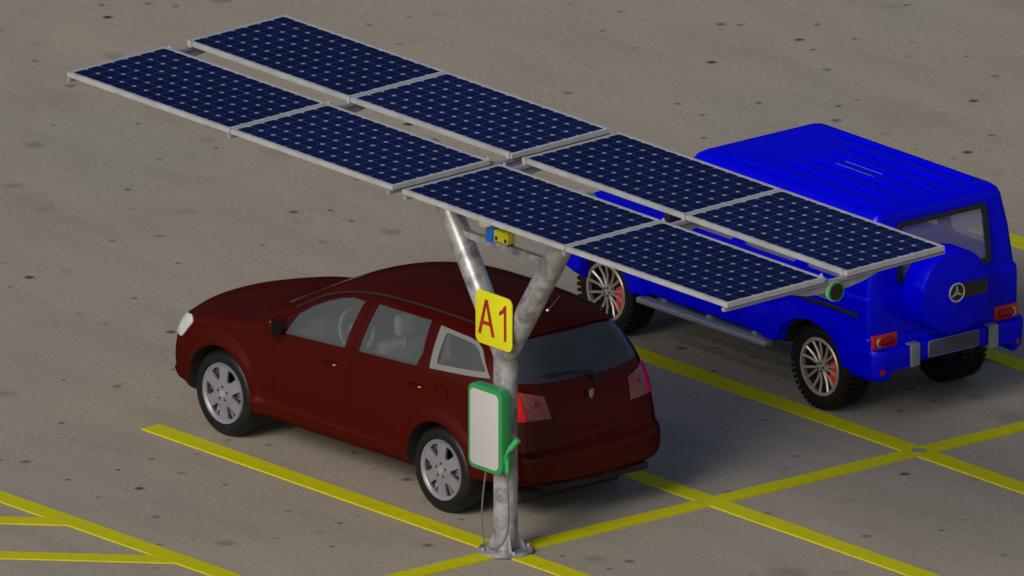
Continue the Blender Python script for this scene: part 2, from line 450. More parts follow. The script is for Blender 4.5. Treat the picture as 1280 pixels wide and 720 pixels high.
for cx in (-4.335, -2.215, -.105, .115, 2.22, 4.335):
    s = B(); w = .022
    s.box((cx-w, -1.21, -.078), (cx+w, 1.215, -.0465), .002, 1)
    s.xf(Matrix.Translation((0, 0, 3.475)) @ rot)
    bm_ = s.obj('beam', M['beam'], can)
    s = B(); s.prism([(-.58, 3.41), (-.30, 3.335), (-.15, 3.325), (.15, 3.325), (.32, 3.35), (.58, 3.42)], 0, cx-.006, cx+.006)
    s.obj('gusset_plate', M['beam'], bm_)
    s = B(); s.lathe([(.081, -.008), (.088, -.008), (.088, .008), (.081, .008)], (1, 0, 0), (cx+(.02 if cx > 0 else -.02), 0, TUBE_Z), n=32)
    s.obj('tube_clamp', M['alu'], bm_)
for cx in (-4.31, -2.215, -.10, .115, 2.22, 4.31):
    for cy in (-.107, .112):
        s = B(); s.box((-.018, -.008, -.045), (.018, .008, .006), .002, 1); s.box((-.006, -.006, .004), (.006, .006, .02))
        o = s.obj('panel_clamp', M['alu'], can); o.matrix_local = Matrix.Translation((0, 0, 3.475)) @ rot @ Matrix.Translation((cx, cy, 0))

# tilt drive and its control box on the cross bar
dm = empty('tilt_drive', (0, 0, 2.726))
tag(dm, 'small tilt drive with blue gearbox and yellow motor on the cross bar of the canopy', 'drive motor')
s = B(); s.box((-.215, -.045, -.02), (-.095, .035, .105), .006); s.box((-.19, -.052, .0), (-.12, -.045, .08), .003); s.obj('gearbox', M['m_blue'], dm)
s = B(); s.box((-.094, -.052, .016), (.088, .03, .112), .008)
s.obj('motor', M['m_yellow'], dm)
s = B(); s.box((-.092, -.06, .0), (.085, .03, .0155), .003); s.obj('motor_foot', M['galv'], dm)
for x in (-.075, .045):
    s = B(); s.box((x, -.056, .028), (x+.03, -.0525, .06), .001, 1); s.obj('bolt_cover', M['black'], dm)
for k in range(5):
    s = B(); s.box((-.07+.03*k, -.03, .1125), (-.062+.03*k, .02, .119)); s.obj('cooling_fin', M['m_yellow'], dm)
cb = empty('control_box', (-.35, .1, 2.83))
tag(cb, 'small cream control box with a dark cable, just above the blue gearbox', 'control box')
s = B(); s.box((-.08, -.04, -.06), (.08, .05, .10), .006); s.obj('box_body', M['cream'], cb)
s = B(); s.box((-.06, -.045, -.045), (.06, -.0405, .08), .002, 1); s.obj('box_lid', M['cream'], cb)
s = B(); s.box((.055, .0505, -.05), (.27, .06, .10)); s.box((-.012, .0, .1005), (.012, .02, .42)); s.obj('hanger', M['galv'], cb)
pts = []
for k in range(25):
    t = k/24; pts.append((-.33+.50*t, -.11-.06*math.sin(PI*t), .22*(1-t)**2.2-.115+.035*t))
s = B(); s.tube(pts, .009, 8); s.obj('cable', M['cable'], cb)

# sign
sg = empty('bay_sign', (.0, -.125, 2.07))
tag(sg, 'yellow rounded sign reading A1 in dark red letters on the post', 'sign')
s = B(); s.prism(rrect(-.24, .24, -.235, .235, .06, 8), 1, -.006, .006, .0015); s.obj('sign_plate', M['sign'], sg)
s = B(); s.box((-.05, .007, -.03), (.05, .03, .03), .003); s.obj('bracket', M['galv'], sg)
def stroke(b, p, q, w):
    p, q = Vector(p), Vector(q); d = (q-p).normalized(); n = Vector((-d.y, d.x))*w/2
    b.prism([tuple(p+n), tuple(p-n), tuple(q-n), tuple(q+n)], 1, -.0095, -.0062)
s = B()      # A
s.prism([(-.205, -.150), (-.168, -.150), (-.142, -.062), (-.050, -.062), (-.024, -.150), (.015, -.150), (-.077, .165), (-.113, .165)], 1, -.0095, -.0062)
a_out = s.mesh('A')
s = B(); s.prism([(-.131, -.028), (-.061, -.028), (-.096, .112)], 1, -.02, .02); hole = s.mesh('h')
a_me = boolean(a_out, hole, 'DIFFERENCE'); a_me.materials.clear(); link('letter_a', a_me, M['letter'], sg)
s = B()      # 1
s.prism([(.138, -.150), (.168, -.150), (.168, .165), (.143, .165), (.120, .128), (.075, .095), (.075, .062), (.138, .098)], 1, -.0095, -.0062)
s.obj('digit_one', M['letter'], sg)

# charger
ev = empty('charging_station', (-.012, -.11, .76))
tag(ev, 'green wall-box charger with pale grey face and cable, mounted on the steel post', 'charger')
ZC = .365
s = B(); s.prism(rrect(-.225, .225, ZC-.375, ZC+.375, .075, 8), 1, -.11, .0, .012); s.obj('housing', M['ev_green'], ev)
s = B(); s.prism(rrect(-.188, .188, ZC-.335, ZC+.335, .055, 8), 1, -.117, -.1105, .002); s.obj('front_panel', M['ev_face'], ev)
s = B(); s.box((-.06, .0005, ZC-.2), (.08, .02, ZC+.2), .002, 1); s.obj('mount_plate', M['galv'], ev)
s = B()
s.tube([(.252, -.07, .03), (.252, -.07, .10), (.255, -.07, .17), (.262, -.07, .215), (.285, -.05, .26)], .021, 14)
s.tube([(.277, -.058, .245), (.335, -.02, .335)], .026, 16, .028)
s.tube([(.268, -.09, .16), (.278, -.10, .205), (.292, -.085, .235)], .007, 8)
gun = s.obj('connector', M['ev_plug'], ev)
s = B(); s.box((.226, -.095, .10), (.246, -.045, .19), .006); s.obj('holster', M['ev_green'], ev)
def bez(p, n=14):
    out = []
    m = len(p)
    for i in range(m-1):
        p0, p1, p2, p3 = [Vector(p[max(0, min(m-1, j))]) for j in (i-1, i, i+1, i+2)]
        for k in range(n):
            t = k/n
            out.append(.5*((2*p1)+(-p0+p2)*t+(2*p0-5*p1+4*p2-p3)*t*t+(-p0+3*p1-3*p2+p3)*t**3))
    out.append(Vector(p[-1])); return out
s = B()
s.tube(bez([(.252, -.07, .03), (.255, -.07, -.08), (.262, -.065, -.27), (.245, -.06, -.47), (.18, -.07, -.62), (.08, -.09, -.675), (-.01, -.09, -.66), (-.06, -.085, -.56), (-.075, -.08, -.40), (-.065, -.07, -.20), (-.05, -.06, -.06), (-.045, -.06, .0)]), .0075, 8)
s.obj('cable', M['cable'], ev)

# ------------------------------------------------------------------ wheels
def tyre_mesh(r, w, bead, shoulder=.03):
    h = w/2
    prof = [(bead, -h*.78), (bead+.012, -h*.93), ((r+bead)/2, -h), (r-shoulder, -h*.96), (r-.008, -h*.80), (r, -h*.6), (r, h*.6), (r-.008, h*.80),
            (r-shoulder, h*.96), ((r+bead)/2, h), (bead+.012, h*.93), (bead, h*.78)]
    s = B(); s.lathe(prof, (0, 1, 0), n=72); return s
def wheel_common(parent, r, w, rimr, front_y, holes_mat):
    s = B(); s.lathe([(rimr*.96, -w*.38), (rimr+.004, -w*.38), (rimr+.004, w*.38), (rimr*.96, w*.38)], (0, 1, 0), n=56)
    s.lathe([(0, w*.05), (rimr*.95, w*.05), (rimr*.95, w*.10), (0, w*.10)], (0, 1, 0), n=48)
    return s.obj('wheel', M['barrel'], parent)
def van_wheel(parent):
    """silver cover with six wide spokes; outer face towards -y"""
    w = .225; wh = wheel_common(parent, .372, w, .262, 0, None)
    tyre_mesh(.372, w, .262).obj('tyre', M['rubber'], wh)
    disc = B(); disc.lathe([(0, -.104), (.05, -.106), (.10, -.104), (.18, -.094), (.235, -.092), (.250, -.104), (.262, -.108), (.266, -.096), (.262, -.08), (.23, -.074), (.10, -.08), (0, -.08)], (0, 1, 0), n=72)
    me = disc.mesh()
    for k in range(6):
        a = PI/2+PI/6+k*PI/3
        def P(r, da): return (r*math.cos(a+da), r*math.sin(a+da))
        poly = [P(.120, -.10), P(.120, .10), P(.165, .22), P(.222, .27), P(.228, .14), P(.230, 0), P(.228, -.14), P(.222, -.27), P(.165, -.22)]
        s = B(); s.prism(poly, 1, -.2, 0); h = s.mesh()
        me = boolean(me, h, 'DIFFERENCE')
    smooth(me, 28); link('rim', me, M['rim'], wh)
    for k in range(5):
        a = k*2*PI/5+.3; s = B(); s.lathe([(0, 0), (.011, 0), (.011, -.006), (0, -.006)], (0, 1, 0), (.060*math.cos(a), -.1045, .060*math.sin(a)), n=12)
        s.obj('wheel_nut', M['barrel'], wh)
    s = B(); s.lathe([(0, 0), (.034, 0), (.030, -.008), (0, -.010)], (0, 1, 0), (0, -.104, 0), n=24); s.obj('hub_cap', M['chrome'], wh)
    return wh
def offroad_wheel(parent):
    w = .27; r = .372; wh = wheel_common(parent, r, w, .245, 0, None)
    s = tyre_mesh(r-.012, w, .245, .035)
    for k in range(44):                                       # shoulder lugs
        a = 2*PI*k/44
        for sd in (-1, 1):
            b = bmesh.new(); bmesh.ops.create_cube(b, size=1)
            for v in b.verts: v.co = Vector((v.co.x*.030, v.co.y*.062+sd*(w/2-.034), v.co.z*.050+r-.024))
            s.merge(b, Matrix.Rotation(a+(sd*.03), 4, 'Y') )
        for q, (yy, tw) in enumerate(((-.038, .35), (.038, -.35))):
            b = bmesh.new(); bmesh.ops.create_cube(b, size=1)
            for v in b.verts: v.co = Vector((v.co.x*.026, v.co.y*.060, v.co.z*.022))
            s.merge(b, Matrix.Rotation(a+q*.07, 4, 'Y') @ Matrix.Translation((0, yy, r-.009)) @ Matrix.Rotation(tw, 4, 'Z'))
    s.obj('tyre', M['rubber'], wh)
    s = B()
    s.lathe([(.226, -.128), (.247, -.134), (.256, -.126), (.250, -.10), (.228, -.09)], (0, 1, 0), n=64)
    s.lathe([(0, -.112), (.030, -.114), (.058, -.108), (.062, -.07), (0, -.07)], (0, 1, 0), n=32)
    for k in range(7):
        a = 2*PI*k/7
        for d in (-.20, .20):
            p = Vector((math.cos(a+d*.4)*.05, -.100, math.sin(a+d*.4)*.05)); q = Vector((math.cos(a+d*1.05)*.238, -.118, math.sin(a+d*1.05)*.238))
            s.tube([p, p.lerp(q, .5)+Vector((0, .012, 0)), q], .0125, 6)
    s.obj('rim', M['rim_beige'], wh)
    for k in range(5):
        a = k*2*PI/5; s = B(); s.lathe([(0, 0), (.009, 0), (.009, -.008), (0, -.008)], (0, 1, 0), (.036*math.cos(a), -.1125, .036*math.sin(a)), n=10)
        s.obj('wheel_nut', M['barrel'], wh)
    s = B(); s.prism([(.205*math.cos(a), .205*math.sin(a)) for a in [math.radians(d) for d in range(-52, 30, 6)]]+[(.115*math.cos(a), .115*math.sin(a)) for a in [math.radians(d) for d in range(28, -54, -6)]], 1, -.100, .0, .006)
    s.obj('brake_caliper', M['caliper'], wh)
    return wh
def four_wheels(maker, car, xf_, xr, y, z):
    first = maker(car)
    spots = [(xr, -y, 0), (xf_, -y, 0), (xr, y, PI), (xf_, y, PI)]
    for i, (x, yy, rz) in enumerate(spots):
        w = first if i == 0 else copy_tree(first, car)
        w.location = (x, yy, z); w.rotation_euler = (0, .15*i, rz) if i != 0 else (0, 0, 0)
        if i == 1: w.rotation_euler = (0, 0, 0)

# ------------------------------------------------------------------ dark red people carrier (x from its front bumper)
def loft_car(front, side, rear, hoodc):
    """front: rows at t=1 corner with x-bulge; side: list of rows; rear the same. Each row list is (x,y,z) bottom to top."""
    K = 3
    def arc(corner, dx, dz):
        cols = []
        for k in range(K):
            t = k/K; u = 1-t**2.6
            cols.append([(p[0]+dx[j]*u, p[1]*t, p[2]+dz[j]*(1-t*t)) for j, p in enumerate(corner)])
        return cols
    cols = arc(front[0], front[1], front[2])+[front[0]]+side+[rear[0]]+arc(rear[0], rear[1], rear[2])[::-1]
    C = len(cols)-1; R = len(cols[0])
    bm = bmesh.new(); V = {}
    loop = [(c, 1) for c in range(C+1)]+[(c, -1) for c in range(C-1, 0, -1)]
    for n, (c, sg_) in enumerate(loop):
        for r in range(R):
            x, y, z = cols[c][r]; V[n, r] = bm.verts.new((x, y*sg_, z))
    n_ = len(loop)
    for n in range(n_):
        for r in range(R-1): bm.faces.new((V[n, r], V[(n+1) % n_, r], V[(n+1) % n_, r+1], V[n, r+1]))
    kf, kr = K, C-K
    def cap(r, centre):
        G = {}
        na = kr-kf; nk = 2*K
        idx = lambda c, s_: V[(c if s_ > 0 else (n_-c) % n_), r]
        for i in range(na+1):
            for k in range(nk+1):
                t = (k-K)/K
                if i == 0: G[i, k] = idx(abs(k-K), 1 if t >= 0 else -1)
                elif i == na: G[i, k] = idx(C-abs(k-K), 1 if t >= 0 else -1)
                elif k == 0: G[i, k] = idx(kf+i, -1)
                elif k == nk: G[i, k] = idx(kf+i, 1)
                else:
                    e = cols[kf+i][r]; xc, zc = centre[i]
                    G[i, k] = bm.verts.new((xc+(e[0]-xc)*t*t, e[1]*t, zc+(e[2]-zc)*abs(t)**3.0))
        for i in range(na):
            for k in range(nk):
                q = (G[i, k], G[i+1, k], G[i+1, k+1], G[i, k+1])
                bm.faces.new(q)
    cap(R-1, hoodc)
    cap(0, [(cols[kf+i][0][0], cols[kf+i][0][2]) for i in range(kr-kf+1)])
    bmesh.ops.recalc_face_normals(bm, faces=bm.faces[:])
    me = bpy.data.meshes.new('loft'); bm.to_mesh(me); bm.free()
    return me
def subdivide(me, lv):
    o = link('tmp', me); md = o.modifiers.new('s', 'SUBSURF'); md.levels = lv; md.render_levels = lv
    dg = bpy.context.evaluated_depsgraph_get(); dg.update()
    out = bpy.data.meshes.new_from_object(o.evaluated_get(dg), depsgraph=dg); bpy.data.objects.remove(o)
    return out

XF, XR = .955, 3.845
def S(x, zz, yy, xs=None):
    return [((xs[j] if xs else x), yy[j], zz[j]) for j in range(9)]
# rows: sill bottom, sill, lower door, mid door, upper door, belt, mid glass, top of glass, roof edge
side_st = [
 S(.42, [.30, .35, .48, .64, .80, .90, .945, .970, .985], [.80, .86, .875, .88, .87, .84, .81, .76, .70]),
 S(.70, [.29, .34, .48, .66, .84, .95, .990, 1.015, 1.030], [.81, .875, .89, .895, .89, .865, .835, .79, .73]),
 S(1.00, [.28, .33, .48, .68, .87, .99, 1.03, 1.055, 1.072], [.82, .88, .89, .895, .89, .875, .85, .81, .745]),
 S(1.32, [.27, .33, .48, .70, .90, 1.03, 1.065, 1.095, 1.115], [.82, .88, .89, .895, .893, .88, .86, .82, .755]),
 S(1.66, [.27, .33, .47, .70, .92, 1.06, 1.13, 1.20, 1.255], [.82, .87, .885, .895, .895, .885, .86, .80, .735]),
 S(2.05, [.27, .33, .46, .70, .93, 1.09, 1.265, 1.405, 1.470], [.82, .865, .88, .895, .895, .887, .83, .745, .675]),
 S(2.55, [.28, .34, .46, .71, .95, 1.13, 1.36, 1.545, 1.610], [.82, .865, .88, .895, .897, .888, .80, .69, .615]),
 S(3.10, [.29, .35, .46, .72, .97, 1.165, 1.39, 1.585, 1.645], [.82, .865, .88, .895, .90, .89, .795, .675, .60]),
 S(3.60, [.31, .37, .47, .73, .98, 1.20, 1.40, 1.585, 1.652], [.82, .875, .89, .90, .90, .885, .785, .665, .59]),
 S(4.02, [.33, .39, .50, .74, 1.00, 1.235, 1.415, 1.570, 1.642], [.81, .875, .89, .895, .89, .865, .765, .65, .58]),
 S(4.36, [.36, .41, .53, .76, 1.02, 1.26, 1.42, 1.545, 1.615], [.80, .87, .885, .89, .88, .83, .735, .625, .56], [4.40, 4.42, 4.42, 4.40, 4.38, 4.34, 4.30, 4.26, 4.25]),
]
front_c = S(.2, [.30, .34, .44, .58, .72, .83, .89, .925, .945], [.70, .76, .79, .80, .79, .765, .735, .70, .66], [.24, .19, .165, .175, .20, .25, .285, .31, .34])
rear_c = S(4.7, [.385, .42, .55, .74, 1.00, 1.255, 1.40, 1.515, 1.585], [.72, .79, .81, .80, .775, .715, .64, .575, .53], [4.68, 4.745, 4.77, 4.74, 4.69, 4.59, 4.52, 4.44, 4.40])
hoodc = [(0, 0)]+[(.35, 1.015), (.62, 1.065), (.88, 1.105), (1.14, 1.14), (1.50, 1.305), (1.90, 1.525), (2.42, 1.695), (3.05, 1.738), (3.6, 1.742), (4.05, 1.72), (4.30, 1.685)]+[(0, 0)]
ctrl = loft_car((front_c, [-.20, -.19, -.175, -.165, -.16, -.15, -.15, -.15, -.15], [0, 0, 0, 0, 0, .01, .02, .03, .035]), side_st,
                (rear_c, [.12, .11, .11, .11, .10, .09, .08, .08, .085], [0, 0, 0, 0, 0, .01, .02, .04, .06]), hoodc)
shell0 = subdivide(ctrl, 3)
def sstep(a, b, x):
    t = max(0, min(1, (x-a)/(b-a))); return t*t*(3-2*t)
for v in shell0.vertices:                                   # flared arches and the crease above the sill
    x, y, z = v.co
    if abs(y) > .6:
        for cx in (XF, XR):
            d = math.hypot(x-cx, z-.375)
            if d < .62: v.co.y += math.copysign(.034*(1-sstep(.455, .56, d)), y)
        if 1.4 < x < 3.4:
            v.co.y += math.copysign(.020*(1-sstep(.41, .47, z))-.012*sstep(.50, .60, z)*(1-sstep(.74, .98, z)), y)
    if x > 4.6 and z < 1.0:                                    # rear bumper step
        v.co.x += .045*(1-sstep(.66, .70, z))
    if x > 4.6 and .80 < z < 1.12 and abs(y) < .42: v.co.x -= .02*sstep(.80, .84, z)*(1-sstep(1.08, 1.12, z))*(1-sstep(.38, .42, abs(y)))
    if x < .3 and .30 < z < .42: v.co.x -= .03
shell0.materials.clear(); shell0.materials.append(M['red'])
cav = shell0.copy(); cav.materials.clear(); cav.materials.append(M['cabin'])
for v in cav.vertices:
    v.co = Vector(((v.co.x-2.95)*.955+2.95, v.co.y*.925, (v.co.z-.9)*.955+.893))
s = B(); s.box((1.25, -1, .84), (4.56, 1, 1.8)); cav = boolean(cav, solid(s, M['cabin']), 'INTERSECT')
shell = boolean(shell0.copy(), cav, 'DIFFERENCE')
for cx in (XF, XR):
    for sd in (-1, 1):
        s = B(); s.lathe([(0, sd*.60), (.418, sd*.60), (.418, sd*1.2), (0, sd*1.2)], (0, 1, 0), (cx, 0, .385), n=64)
        shell = boolean(shell, solid(s, M['well']), 'DIFFERENCE')

win1 = round_poly([(1.775, 1.095), (2.560, 1.150), (2.612, 1.540), (2.45, 1.532), (2.30, 1.500), (2.15, 1.445), (1.99, 1.365), (1.86, 1.275)], .012, 2)
win2 = round_poly([(2.745, 1.165), (3.50, 1.212), (3.535, 1.325), (3.475, 1.572), (2.79, 1.556)], .012, 2)
win3 = round_poly([(3.675, 1.228), (4.385, 1.283), (4.19, 1.478), (4.10, 1.522), (4.00, 1.538), (3.615, 1.558)], .012, 2)
tails_red = [(.655, .955), (.665, 1.20), (1.0, 1.20), (1.0, .955)]
tails_clear = [(.435, .955), (.46, 1.14), (.665, 1.195), (.655, .955)]
door1 = round_poly([(1.66, .40), (2.62, .41), (2.66, 1.13), (2.70, 1.60), (2.40, 1.575), (2.16, 1.50), (1.95, 1.40), (1.64, 1.16)], .04, 4)
door2 = round_poly([(2.64, .41), (3.36, .43), (3.40, .66), (3.58, .84), (3.60, 1.20), (3.56, 1.32), (3.54, 1.61), (2.72, 1.605), (2.68, 1.13)], .04, 4)
hood = [(.30, -.63), (.30, .63), (1.22, .72), (1.22, .60), (1.10, .25), (1.07, 0), (1.10, -.25), (1.22, -.60), (1.22, -.72)]
tailgate = round_poly([(-.70, .70), (.70, .70), (.655, .955), (.43, .96), (.46, 1.14), (.66, 1.20), (.60, 1.55), (-.60, 1.55), (-.66, 1.20), (-.46, 1.14), (-.43, .96), (-.655, .955)], .02, 3)
rearwin = round_poly([(-.66, 1.262), (-.35, 1.238), (.35, 1.238), (.66, 1.262), (.585, 1.56), (.3, 1.59), (-.3, 1.59), (-.585, 1.56)], .03, 3)
wind = round_poly([(-.50, 1.19), (.50, 1.19), (.38, 1.50), (.3, 1.56), (-.3, 1.56), (-.38, 1.50)], .04, 3)

def side_cut(poly, sd, a=.45, b=1.3):
    s = B(); s.prism(poly, 1, min(sd*a, sd*b), max(sd*a, sd*b)); return solid(s, M['black'])
def back_cut(poly, lo, hi):
    s = B(); s.prism(poly, 0, lo, hi); return solid(s, M['black'])

redcar = empty('estate_car', (-5.084, 1.196, 0))
tag(redcar, 'dark red five-door people carrier parked beside the charger under the canopy', 'car')
parts = []
# glass, taken from the uncut shell so that it follows the body
glasses = {}
for nm, poly in (('a', win1), ('b', win2), ('c', win3)):
    for sd in (-1, 1):
        plug = boolean(shell0.copy(), side_cut(inset(poly, .001), sd), 'INTERSECT')
        glasses[nm, sd] = skin_of(plug, M['red'], -.008, -.004)
        shell = boolean(shell, side_cut(poly, sd), 'DIFFERENCE')
plug = boolean(shell0.copy(), back_cut(rearwin, 3.9, 5.2), 'INTERSECT'); rear_glass = skin_of(plug, M['red'], -.004, -.004)
shell = boolean(shell, back_cut(rearwin, 3.9, 5.2), 'DIFFERENCE')
plug = boolean(shell0.copy(), back_cut(wind, 1.2, 2.6), 'INTERSECT'); front_glass = skin_of(plug, M['red'], -.004, -.004)
shell = boolean(shell, back_cut(wind, 1.2, 2.6), 'DIFFERENCE')
# lamps
lampm = {}
for sd in (-1, 1):
    for nm, poly, lo_ in (('red', tails_red, 4.50), ('clear', tails_clear, 4.50)):
        pl = [(p[0]*sd, p[1]) for p in inset(poly, .002)]
        plug = boolean(shell0.copy(), back_cut(pl, lo_, 5.2), 'INTERSECT')
        lampm[nm, sd] = skin_of(plug, M['red'], .003, -.012)
    hl = [(.16, .74), (.33, .70), (.56, .93), (.42, .975), (.30, .93)]
    hl = [(.10, .76), (.40, .745), (.455, .80), (.545, .905), (.50, .945), (.30, .915), (.10, .88)]
    s = B(); s.prism(round_poly(hl, .02, 2), 1, min(sd*.45, sd*1.2), max(sd*.45, sd*1.2)); 
    plug = boolean(shell0.copy(), solid(s, M['black']), 'INTERSECT'); lampm['head', sd] = skin_of(plug, M['red'], .003, -.012)
# doors
doorm = {}
for nm, poly in (('front', door1), ('rear', door2)):
    for sd in (-1, 1):
        d = boolean(shell.copy(), side_cut(inset(poly, .004), sd, .58), 'INTERSECT'); doorm[nm, sd] = d
        shell = boolean(shell, side_cut(poly, sd, .58), 'DIFFERENCE')
gate = boolean(shell.copy(), back_cut(inset(tailgate, .004), 4.35, 5.2), 'INTERSECT')
shell = boolean(shell, back_cut(tailgate, 4.35, 5.2), 'DIFFERENCE')
s = B(); s.prism(round_poly(inset(hood, .004), .04, 3), 2, .95, 1.4); bonnet = boolean(shell.copy(), solid(s, M['black']), 'INTERSECT')
s = B(); s.prism(round_poly(hood, .04, 3), 2, .95, 1.4); shell = boolean(shell, solid(s, M['black']), 'DIFFERENCE')
for m_ in [shell, gate, bonnet]+list(doorm.values()): smooth(m_, 32)
link('body', shell, None, redcar)
link('bonnet', bonnet, None, redcar)
tg = link('tailgate', gate, None, redcar)
link('rear_window', rear_glass, M['glass_rear'], tg)
link('windscreen', front_glass, M['glass_red_car'], redcar)
for sd in (-1, 1):
    for nm, gl in (('front', 'a'), ('rear', 'b')):
        d = link('door', doorm[nm, sd], None, redcar)
        link('window', glasses[gl, sd], M['glass_red_car'], d)
        hx, hz, hy = ((2.40, .985, .893), (3.53, 1.055, .893))[nm == 'rear']
        s = B(); s.box((-.085, -.012, -.013), (.085, .012, .013), .009, 3); s.box((-.07, .0, -.02), (-.02, .03, .01), .004)
        o = s.obj('handle', M['red'], d); o.location = (hx, sd*(hy+.022), hz); o.rotation_euler = (0, -.06, 0 if sd < 0 else PI)
        s = B(); s.box((.065, -.013, -.008), (.098, .010, .008), .006, 2); o2 = s.obj('handle_tip', M['chrome'], d); o2.location = (hx, sd*(hy+.023), hz); o2.rotation_euler = o.rotation_euler
    w3 = link('quarter_window', glasses['c', sd], M['glass_red_car'], redcar)
    ring_o = boolean(shell0.copy(), side_cut(inset(win3, .0015), sd), 'INTERSECT')
    w3i = round_poly([(3.745, 1.280), (4.325, 1.325), (4.155, 1.462), (4.08, 1.497), (3.99, 1.508), (3.715, 1.522)], .03, 3)
    ring_o = boolean(ring_o, side_cut(w3i, sd), 'DIFFERENCE')
    link('window_border', skin_of(ring_o, M['red'], .001, -.008), M['qframe'], w3)
    link('tail_lamp', lampm['red', sd], M['lamp_red'], redcar)
    tl = link('reversing_lamp', lampm['clear', sd], M['lamp_clear'], redcar)
    s = B(); s.lathe([(.018, 0), (.034, 0), (.034, .012), (.024, .016), (.018, .012)], (1, 0, 0), (4.715, sd*.565, 1.095), n=24); s.obj('bulb_ring', M['lamp_clear'], tl)
    link('headlight', lampm['head', sd], M['lamp_white'], redcar)
    s = B(); s.box((1.70, .905, 1.10), (1.79, 1.045, 1.25), .03, 3); s.tube([(1.76, .86, 1.10), (1.75, .93, 1.12)], .022, 8)
    s.xf(Matrix.Scale(sd, 4, (0, 1, 0)))
    bmesh.ops.recalc_face_normals(s.bm, faces=s.bm.faces[:])
    mi = s.obj('door_mirror', M['red'], redcar)
    s = B(); s.box((1.7905, sd*.975-.058, 1.115), (1.795, sd*.975+.058, 1.238)); s.obj('mirror_glass', M['black'], mi)
# fuel flap ring, near side
s = B(); s.lathe([(.073, -.003), (.077, -.003), (.077, .003), (.073, .003)], (0, 1, 0), (3.86, -.889, 1.045), n=40); s.obj('fuel_flap_rim', M['red'], redcar)
# dark gutter line along the roof edge
for sd in (-1, 1):
    pts = [(x, sd*y, z) for x, y, z in ((1.75, .722, 1.29), (2.05, .675, 1.452), (2.3, .645, 1.538), (2.55, .618, 1.588), (2.8, .607, 1.618), (3.1, .600, 1.634), (3.4, .596, 1.641), (3.7, .588, 1.641), (4.0, .580, 1.633), (4.25, .568, 1.610))]
    s = B(); s.tube(bez(pts, 6), .0095, 8); s.obj('roof_gutter', M['well'], redcar)
s = B(); top = []
for k in range(25):
    y = -.535+1.07*k/24; q = 1-(abs(y)/.56)**2.2
    top.append((4.405+.085*q, y, 1.583+.055*q))
s.tube(top, .016, 10)
for v in s.bm.verts: v.co.x = v.co.x+.0
s.obj('roof_spoiler', M['red'], redcar)
s = B(); s.tube([(4.20, 0, 1.69), (4.36, .0, 1.86)], .004, 6, .002); s.lathe([(0, 0), (.02, 0), (.012, .02), (0, .022)], (0, 0, 1), (4.20, 0, 1.688), n=12); s.obj('antenna', M['chrome'], redcar)
s = B(); s.tube(bez([(4.735, .10, 1.20), (4.725, .06, 1.262), (4.712, -.06, 1.292), (4.69, -.22, 1.30), (4.66, -.42, 1.302)], 6), .011, 8); s.lathe([(0, 0), (.028, 0), (.024, .03), (0, .034)], (1, 0, 0), (4.70, .10, 1.195), n=16)
s.obj('rear_wiper', M['black'], redcar)
s = B(); s.prism([(-.032, .05), (-.032, -.01), (-.018, -.042), (0, -.055), (.018, -.042), (.032, -.01), (.032, .05)], 0, 0, .008, .002); 
s.prism([(-.014, .022), (-.009, -.018), (0, -.030), (.009, -.018), (.014, .022)], 0, .0081, .013, .001); s.xf(Matrix.Scale(.78, 4)); s.obj('tailgate_badge', M['gtrim'], redcar, (4.777, .0, 1.10))
s = B(); s.box((4.60, -.50, .33), (4.84, .58, .40), .02, 2); s.obj('bumper_underside', M['well'], redcar)
s = B(); s.box((.9, -.55, .16), (4.5, .55, .262), .03, 2); s.obj('underbody', M['well'], redcar)
four_wheels(van_wheel, redcar, XF, XR, .775, .372)
# interior
def seat(par, x, y, w=.50, ht=.62):
    s = B(); s.box((x-.27, y-w/2, .58), (x+.25, y+w/2, .76), .05, 3)
    b = bmesh.new(); bmesh.ops.create_cube(b, size=1)
    for v in b.verts: v.co = Vector((v.co.x*.13, v.co.y*w, v.co.z*ht))
    bmesh.ops.bevel(b, geom=b.edges[:], offset=.05, segments=3, profile=.5, affect='EDGES')
    s.merge(b, Matrix.Translation((x+.30, y, .70+ht/2-.02)) @ Matrix.Rotation(.22, 4, 'Y'))
    st = s.obj('seat', M['seat'], par)
    for yy in ((y,) if w < .8 else (y-.38, y+.38)):
        s = B(); s.box((x+.37, yy-.11, .72+ht), (x+.46, yy+.11, .91+ht), .04, 3); s.tube([(x+.41, yy, .62+ht), (x+.41, yy, .75+ht)], .012, 6); s.obj('headrest', M['seat'], st)
for y in (-.38, .38): seat(redcar, 2.36, y, .48, .50)
seat(redcar, 3.10, 0, 1.25, .50); seat(redcar, 3.88, 0, 1.05, .44)
s = B(); s.box((1.35, -.78, .70), (1.98, .78, 1.13), .06, 3); s.obj('dashboard', M['dash'], redcar)
s = B(); s.prism([(1.55, 1.12), (1.95, 1.10), (1.98, 1.17), (1.80, 1.20)], 1, -.62, -.16, .02); s.obj('instrument_hood', M['dash'], redcar)
s = B(); s.lathe([(.165, -.014), (.185, -.016), (.196, 0), (.185, .016), (.165, .014)], (1, 0, .35), (2.14, -.39, 1.12), n=40)
s.lathe([(0, -.02), (.06, -.02), (.06, .01), (0, .01)], (1, 0, .35), (2.13, -.39, 1.12), n=20)
for a in (0, PI, -PI/2):
    ax = Vector((1, 0, .35)).normalized(); v = Matrix.Rotation(a, 3, ax) @ Vector((0, 1, 0))
    s.tube([Vector((2.13, -.39, 1.12))+v*.04, Vector((2.14, -.39, 1.12))+v*.17], .014, 6)
s.obj('steering_wheel', M['seat'], redcar)

